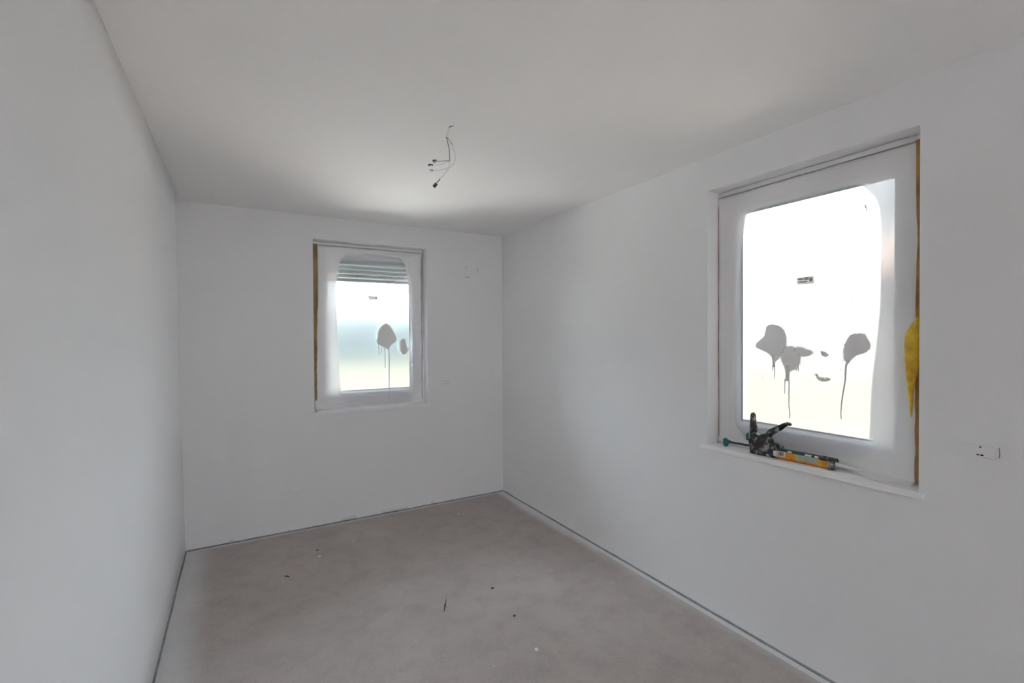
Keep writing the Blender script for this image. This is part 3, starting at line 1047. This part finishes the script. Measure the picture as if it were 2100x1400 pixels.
mb.tube(tp, [0.017, 0.017, 0.0155, 0.014, 0.011, 0.009, 0.0085, 0.005], 10, 0.75, (0, 1, 0))
gpart(mb, 'trigger', M_SPAT, smooth=True)
mb = MB(); mb.prism([(0.132, -0.010, 0.030), (0.156, -0.010, 0.026), (0.156, -0.010, 0.068), (0.138, -0.010, 0.070), (0.131, -0.010, 0.058)], (0, 0.020, 0))
gpart(mb, 'release_catch', M_TEAL, 0.003)
mb = MB(); mb.tube([(0.255, -0.012, 0.026), (0.290, -0.012, 0.034), (0.318, -0.012, 0.034), (0.330, -0.012, 0.028)], [0.011, 0.009, 0.0085, 0.006], 8, 0.8, (0, 1, 0))
gpart(mb, 'front_lug', M_SPAT, smooth=True)
# cartridge (axis a little below the rod), cradle over it, front ring
CA = -0.0085
RC_ = 0.0245
def cyl(mb, x0, x1, r0_, r1_=None, n=28):
    mb.tube([(x0, 0, CA), (x1, 0, CA)], [r0_, r0_ if r1_ is None else r1_], n)
    return mb
cart = gpart(cyl(MB(), 0.285, 0.545, RC_), 'cartridge', M_LABELW, smooth=False)
def band(nm, x0, x1, a0, a1, r, m, parent, t=0.0004):
    """Curved label patch on the cartridge between the angles a0..a1 (degrees, 0 = up, + towards the room)."""
    n = max(2, int(abs(a1 - a0) / 6))
    vs, fs = [], []
    for i in range(n + 1):
        g = radians(a0 + (a1 - a0) * i / n)
        for (x, rr) in ((x0, r), (x1, r), (x1, r - t), (x0, r - t)):
            vs.append((x, -sin(g) * rr, CA + cos(g) * rr))
    for i in range(n):
        for k in range(4):
            a, b_ = i * 4 + k, i * 4 + (k + 1) % 4
            fs.append((a, b_, b_ + 4, a + 4))
    fs += [(0, 3, 2, 1), tuple(n * 4 + k for k in range(4))]
    mb = MB(); mb.v = [Vector(p) for p in vs]; mb.f = fs
    return mb.build(nm, m, parent, M=GI)
band('label_wrap', 0.302, 0.533, -175, 175, RC_ + 0.0005, M_ORANGE, cart)
band('barcode_field', 0.306, 0.344, 48, 112, RC_ + 0.0009, M_LABELW, cart)
for k, (x, wd) in enumerate(((0.312, .003), (0.3165, .0015), (0.320, .004), (0.3255, .0015), (0.329, .003), (0.3335, .002))):
    band('barcode_bar', x, x + wd, 58, 100, RC_ + 0.0013, M_BLACK, cart)
band('text_field', 0.392, 0.488, 52, 118, RC_ + 0.0009, M_LABELG, cart)
band('text_stripe', 0.394, 0.418, 42, 66, RC_ + 0.0012, M_GREENT, cart)
for k in range(4):
    band('text_line', 0.404, 0.480 - 0.006 * (k % 2), 70 + k * 10, 73 + k * 10, RC_ + 0.0013, M_STICKD, cart)
band('label_stripe', 0.490, 0.508, 40, 175, RC_ + 0.0009, M_YELLOW, cart)
band('cradle', 0.290, 0.560, -74, 50, RC_ + 0.0035, M_GREEND, gun, 0.002)
for (x0, x1) in ((0.352, 0.372), (0.432, 0.462), (0.475, 0.492)):
    band('paint_fleck', x0, x1, 30, 50.5, RC_ + 0.0039, M_PAINT, gun)
mb = MB()
mb.tube([(0.532, 0, CA), (0.538, 0, CA), (0.552, 0, CA), (0.558, 0, CA)], [RC_ + 0.0005, RC_ + 0.0045, RC_ + 0.0035, RC_ - 0.003], 24)
gpart(mb, 'front_ring', M_SPAT)
band('cradle_end', 0.500, 0.545, -74, 62, RC_ + 0.005, M_SPAT, gun, 0.0025)
mb = MB(); mb.tube([(0.556, 0, CA), (0.566, 0, CA), (0.568, 0, CA), (0.660, 0, CA - 0.002)], [0.011, 0.010, 0.0085, 0.0032], 14)
gpart(mb, 'nozzle', M_NOZZLE, smooth=True)

# ------------------------------------------------------------------ bare ceiling cable
YC = -2.118
def cp(x, y):
    return on(x, y, 1, YC)
top = on(925, 258, 2, H)
YC = top.y
cab = empty('ceiling_cable', (top.x, top.y, H))
tag(cab, 'bare lamp cable with loose wires and connectors hanging from the ceiling', 'cable')
CI = Matrix.Translation(-cab.location)
def curve(pts, n=6):
    """Catmull-Rom through the points."""
    P = [Vector(p) for p in pts]
    P = [P[0] * 2 - P[1]] + P + [P[-1] * 2 - P[-2]]
    out = []
    for i in range(1, len(P) - 2):
        for k in range(n):
            t = k / n
            a, b_, c, d = P[i - 1:i + 3]
            out.append(0.5 * (2 * b_ + (c - a) * t + (2 * a - 5 * b_ + 4 * c - d) * t * t + (3 * b_ - a - 3 * c + d) * t ** 3))
    return out + [P[-2]]
def wire(nm, px, r, m, par=cab):
    pts = [cp(*q) for q in px]
    pts[0].z = min(pts[0].z, H - 0.0005)
    return MB().tube(curve(pts), r, 8).build(nm, m, par, smooth=True, M=CI)
hk = MB().tube(curve([Vector((top.x + 0.012, YC - 0.004, H + 0.002)), cp(926, 259), cp(922, 260), cp(920, 263)]), 0.0026, 8)
hk.build('cable_hook', M_GREYW, cab, smooth=True, M=CI)
wire('cable_sheath', [(920, 261.5), (919, 268), (917, 275), (915, 281)], 0.0028, M_WHITEW)
wire('wire', [(915, 280), (918, 292), (921, 305), (922, 318), (922.5, 329)], 0.0021, M_GREYW)['label'] = 'grey wire'
wire('wire', [(915, 280), (921, 288), (927, 297), (931, 308), (934, 320), (932, 332), (926, 340), (920, 344)], 0.0020, M_WHITEW)
wire('wire', [(915, 280), (922, 289), (928, 298)], 0.0022, M_GREYW)['label'] = 'grey wire'
wire('wire', [(922.5, 329), (910, 330), (900, 331), (891, 330.5)], 0.0017, M_GREYW)
wire('wire', [(922, 331), (908, 336), (896, 338), (886, 338.5)], 0.0014, M_WHITEW)
wire('wire', [(924, 341), (912, 347), (900, 349), (886, 350)], 0.0015, M_WHITEW)
wire('wire', [(921, 331), (920, 346), (913, 355), (907, 362), (902, 367)], 0.0015, M_WHITEW)
wire('wire', [(902, 367), (899, 371), (896, 375)], 0.0022, M_CONN)['label'] = 'dark wire end'
def conn(px0, px1, sz, m, nm='connector'):
    a, b_ = cp(*px0), cp(*px1)
    t = (b_ - a).normalized()
    s = Vector((0, 1, 0)); q = t.cross(s)
    mb = MB()
    c = [a + s * i * sz * 0.6 + q * j * sz for i, j in ((-1, -1), (1, -1), (1, 1), (-1, 1))]
    mb.prism(c, b_ - a)
    return mb.build(nm, m, cab, bevel=0.0015, M=CI)
conn((887, 329.5), (895, 329.2), 0.0045, M_CONN)
conn((888, 333), (893, 333), 0.003, M_CONNP)
conn((880, 337), (888, 338.5), 0.0032, M_DARK)
conn((879.6, 336.5), (879.6, 340.5), 0.003, M_DARK)
conn((881, 349), (888, 349.5), 0.0045, M_CONNP)
conn((889.5, 383), (895, 376.5), 0.0075, M_DARK)

# ------------------------------------------------------------------ box covers on the walls
def rounded(u0, z0, u1, z1, r, n=5):
    pts = []
    for (cx, cz, a) in ((u1 - r, z1 - r, 0), (u0 + r, z1 - r, 90), (u0 + r, z0 + r, 180), (u1 - r, z0 + r, 270)):
        for k in range(n + 1):
            g = radians(a + 90 * k / n)
            pts.append((cx + r * cos(g), cz + r * sin(g)))
    return pts
def cover(name, wall, cu, cz, w_, h_, r, thick, label, group=None, holes=(), ribs=(), cracks_and_shade=()):
    def pt(u, v, z):
        return Vector((-v, -u, z)) if wall == 'R' else Vector((u, -v, z))
    root = empty(name, pt(cu, 0, cz))
    inv = Matrix.Translation(-root.location)
    loop = rounded(cu - w_ / 2, cz - h_ / 2, cu + w_ / 2, cz + h_ / 2, r)
    mb = MB(); mb.prism([pt(u, -0.001, z) for u, z in loop], pt(0, thick + 0.001, 0) - pt(0, 0, 0))
    mb.build('plate', M_WALL, root, M=inv)
    for (du, dz, rr, fl) in holes:
        mb = MB(); mb.prism([pt(cu + du + rr * cos(k * pi / 5), thick - 0.0005, cz + dz + rr * fl * sin(k * pi / 5)) for k in range(10)], pt(0, 0.0009, 0) - pt(0, 0, 0))
        mb.build('screw_hole', M_HOLE, root, M=inv)
    for (u0, z0, u1, z1, t) in ribs:
        mb = MB(); mb.box(pt(cu + u0, thick - 0.001, cz + z0), pt(cu + u1, thick + t, cz + z1))
        mb.build('rib', M_PLATE, root, bevel=0.0012, M=inv)
    for (pts, rr) in cracks_and_shade:
        mb = MB(); mb.tube([pt(cu + a, thick * 0.6, cz + b_) for a, b_ in pts], rr, 6)
        mb.build('crack_and_shade', M_STRIP, root, M=inv)
    return tag(root, label, 'box cover', group)
G_ = 'plastered-over electrical box covers'
a = on(2015, 923, 0, 0)
cover('box_cover', 'R', -a.y, a.z, 0.088, 0.048, 0.012, 0.009, 'small white box cover with three dark holes right of the larger window',
      holes=[(-0.004, 0.012, 0.0034, 0.7), (-0.010, -0.0165, 0.0042, 0.5), (0.001, -0.017, 0.0052, 0.6)], ribs=[(0.034, -0.020, 0.042, 0.020, 0.0025), (-0.040, 0.017, 0.036, 0.021, 0.0012)],
      cracks_and_shade=[([(0.0455, -0.018), (0.0460, 0.0), (0.0445, 0.018)], 0.0014), ([(0.004, -0.025), (0.036, -0.024)], 0.0010)])  # dark tubes paint in the rim shadow at right and bottom
a = on(1078, 966, 0, 0)
cover('box_cover', 'R', -a.y, a.z, 0.150, 0.046, 0.008, 0.003, 'faint white box cover low on the wall near the far corner',
      ribs=[(-0.07, -0.020, 0.068, -0.014, 0.003), (0.058, -0.02, 0.07, 0.015, 0.003)], cracks_and_shade=[([(-0.045, 0.004), (0.01, -0.008), (0.05, -0.004)], 0.0015)])
a = on(1990, 240, 0, 0)
cover('box_cover', 'R', -a.y, a.z, 0.094, 0.094, 0.046, 0.0007, 'faint round box cover high on the wall beside the larger window')
a = on(596, 1009, 1, 0)
cover('box_cover', 'B', a.x, a.z, 0.160, 0.050, 0.006, 0.0025, 'faint oblong box cover low on the far wall under the window',
      ribs=[(-0.074, 0.013, 0.078, 0.020, 0.003), (-0.074, -0.010, 0.074, -0.004, 0.0035)])
a = on(915, 782, 1, 0)
cover('box_cover', 'B', a.x, a.z, 0.096, 0.046, 0.006, 0.002, 'faint small box cover right of the far window at sill height',
      ribs=[(-0.020, -0.004, 0.040, 0.016, 0.0015)], cracks_and_shade=[([(-0.044, -0.022), (0.0, -0.023), (0.03, -0.022)], 0.0013), ([(-0.043, 0.000), (-0.042, 0.012)], 0.0016)])
a = on(966, 557, 1, 0)
cover('box_cover', 'B', a.x, a.z, 0.150, 0.120, 0.050, 0.0018, 'faint rounded box cover high on the far wall near the corner',
      cracks_and_shade=[([(-0.070, -0.055), (-0.045, -0.056), (-0.020, -0.055)], 0.0022), ([(0.072, 0.005), (0.073, 0.040)], 0.0022), ([(-0.062, 0.030), (-0.048, 0.048), (-0.036, 0.054)], 0.0018)],
      ribs=[(0.068, -0.030, 0.080, -0.012, 0.003)])

# ------------------------------------------------------------------ bits on the floor
def floor_px(x, y):
    return on(x, y, 2, 0.0)
a, b_ = floor_px(910.5, 1254), floor_px(915.5, 1227)
mid = a.lerp(b_, 0.42)
mb = MB(); d = (b_ - a)
L = d.length
mb.tube([a + Vector((0, 0, 0.002)), a.lerp(b_, 0.2) + Vector((0, 0, 0.003)), a.lerp(b_, 0.40) + Vector((0, 0, 0.005)), a.lerp(b_, 0.48) + Vector((0, 0, 0.005)),
         a.lerp(b_, 0.56) + Vector((0, 0, 0.003)), a.lerp(b_, 0.8) + Vector((0, 0, 0.0025)), b_ + Vector((0, 0, 0.0015))], [0.001, 0.0028, 0.0048, 0.0052, 0.003, 0.0022, 0.0008], 8)
o = mb.build('plastic_sliver', M_BLACK, M=Matrix.Translation(-mid), smooth=True); o.location = mid
tag(o, 'thin black pointed sliver lying in the middle of the floor', 'debris')
def chip(name, x, y, sx_, sy_, h_, rot, m, label, cat='debris', group=None):
    c = floor_px(x, y)
    bm = bmesh.new()
    bmesh.ops.create_icosphere(bm, subdivisions=2, radius=1.0)
    for v in bm.verts:
        k = 1 + 0.35 * noise.noise(v.co * 1.7 + Vector((x, y, 0)))
        v.co = Vector((v.co.x * sx_ * k, v.co.y * sy_ * k, max(v.co.z, -0.5) * h_ * k + h_ * 0.5))
    bmesh.ops.rotate(bm, verts=bm.verts, cent=(0, 0, 0), matrix=Matrix.Rotation(rot, 3, 'Z'))
    zmin = min(v.co.z for v in bm.verts)
    for v in bm.verts: v.co.z -= zmin
    me = bpy.data.meshes.new(name); bm.to_mesh(me); bm.free()
    me.materials.append(m)
    o = bpy.data.objects.new(name, me); COL.objects.link(o); o.location = (c.x, c.y, 0)
    return tag(o, label, cat, group)
chip('brown_flake', 589, 1182, 0.020, 0.007, 0.004, -0.75, M_CRUMB, 'brown flake on the floor towards the left wall')
chip('dark_crumb', 1010, 1206, 0.010, 0.008, 0.005, 0.2, M_CRUMB, 'dark crumb on the floor just beyond the black sliver')
chip('dark_crumb', 1055, 1263, 0.008, 0.007, 0.005, 0.4, M_CRUMB, 'dark crumb on the floor right of the black sliver')
chip('plaster_chip', 655, 1141, 0.013, 0.008, 0.004, 0.3, M_CHIP, 'white plaster chip on the floor below the far window')
chip('dark_crumb', 651, 1128, 0.009, 0.007, 0.004, 0.0, M_CRUMB, 'dark crumb on the floor beside the white plaster chip')
chip('plaster_chip', 1100, 1332, 0.014, 0.011, 0.003, 0.9, M_CHIP, 'pale plaster chip nearest the camera on the floor')
chip('plaster_chip', 940, 1054, 0.010, 0.007, 0.003, 0.9, M_CHIP, 'white plaster chip on the floor in front of the far corner')
chip('plaster_chip', 724, 1109, 0.009, 0.006, 0.003, 0.1, M_CHIP, 'tiny white plaster chip right of the larger chip by the far wall')
chip('plaster_chip', 1255, 1195, 0.007, 0.006, 0.003, 0.1, M_CHIP, 'tiny white plaster chip close to the right wall')

M_PATH = mat('red_brown_paving', (0.44, 0.33, 0.29), 0.9, var=0.06, scale=3)
# ------------------------------------------------------------------ garden seen blurred through the films, unseen bounce paving
tag(MB().box((-90, -60, -0.6), (120, 140, -0.45)).build('ground', M_GROUND), kind='structure')
tag(MB().box((-10, -16, -0.46), (0.6, 7.5, -0.36)).build('bounce_terrace_ground', M_TERRACE), kind='structure')  # unseen paving, added to bounce sunlight up to the ceiling
tag(MB().box((0.6, -16, -0.46), (3.4, 7.5, -0.37)).build('bounce_path_ground', M_PATH), kind='structure')  # unseen path, added to warm and brighten the ceiling by the right window
vs, fs = [], []
nh, kh = 120, 9
for i in range(nh + 1):
    x = -14 + 52 * i / nh
    for j in range(kh + 1):
        a = pi * j / kh
        k = 1 + 0.22 * noise.noise(Vector((x * 0.5, j * 0.6, 3))) + 0.10 * noise.noise(Vector((x * 2.1, j * 1.5, 8)))
        vs.append((x, 36 - cos(a) * 1.6 * k, -0.45 + sin(a) ** 0.6 * 4.6 * k))
for i in range(nh):
    for j in range(kh):
        a = i * (kh + 1) + j
        fs.append((a, a + 1, a + kh + 2, a + kh + 1))
fs += [tuple(range(kh + 1)), tuple(nh * (kh + 1) + j for j in range(kh, -1, -1))]
hg = mesh_obj('garden_hedge', vs, fs, M_HEDGE, smooth=True)
tag(hg, 'blurred pale green hedge beyond the far window', 'hedge')
hs = empty('house_outside', (34, 14, -0.45))
tag(hs, 'blurred pale house beyond the larger window', 'house')
HI = Matrix.Translation(-hs.location)
MB().box((34, 4, -0.45), (44, 30, 5.6)).build('house_wall', M_HOUSE, hs, M=HI)
mb = MB(); mb.prism([(33.4, 3.4, 5.6), (44.6, 3.4, 5.6), (39, 3.4, 8.6)], (0, 27.2, 0)); mb.build('house_roof', M_ROOF, hs, M=HI)
for yy in (7, 12, 17, 22, 26):
    for zz in (0.9, 3.4):
        f_ = MB().box((33.95, yy, zz), (34.06, yy + 1.3, zz + 1.4)).build('house_window', M_PANE, hs, M=HI)
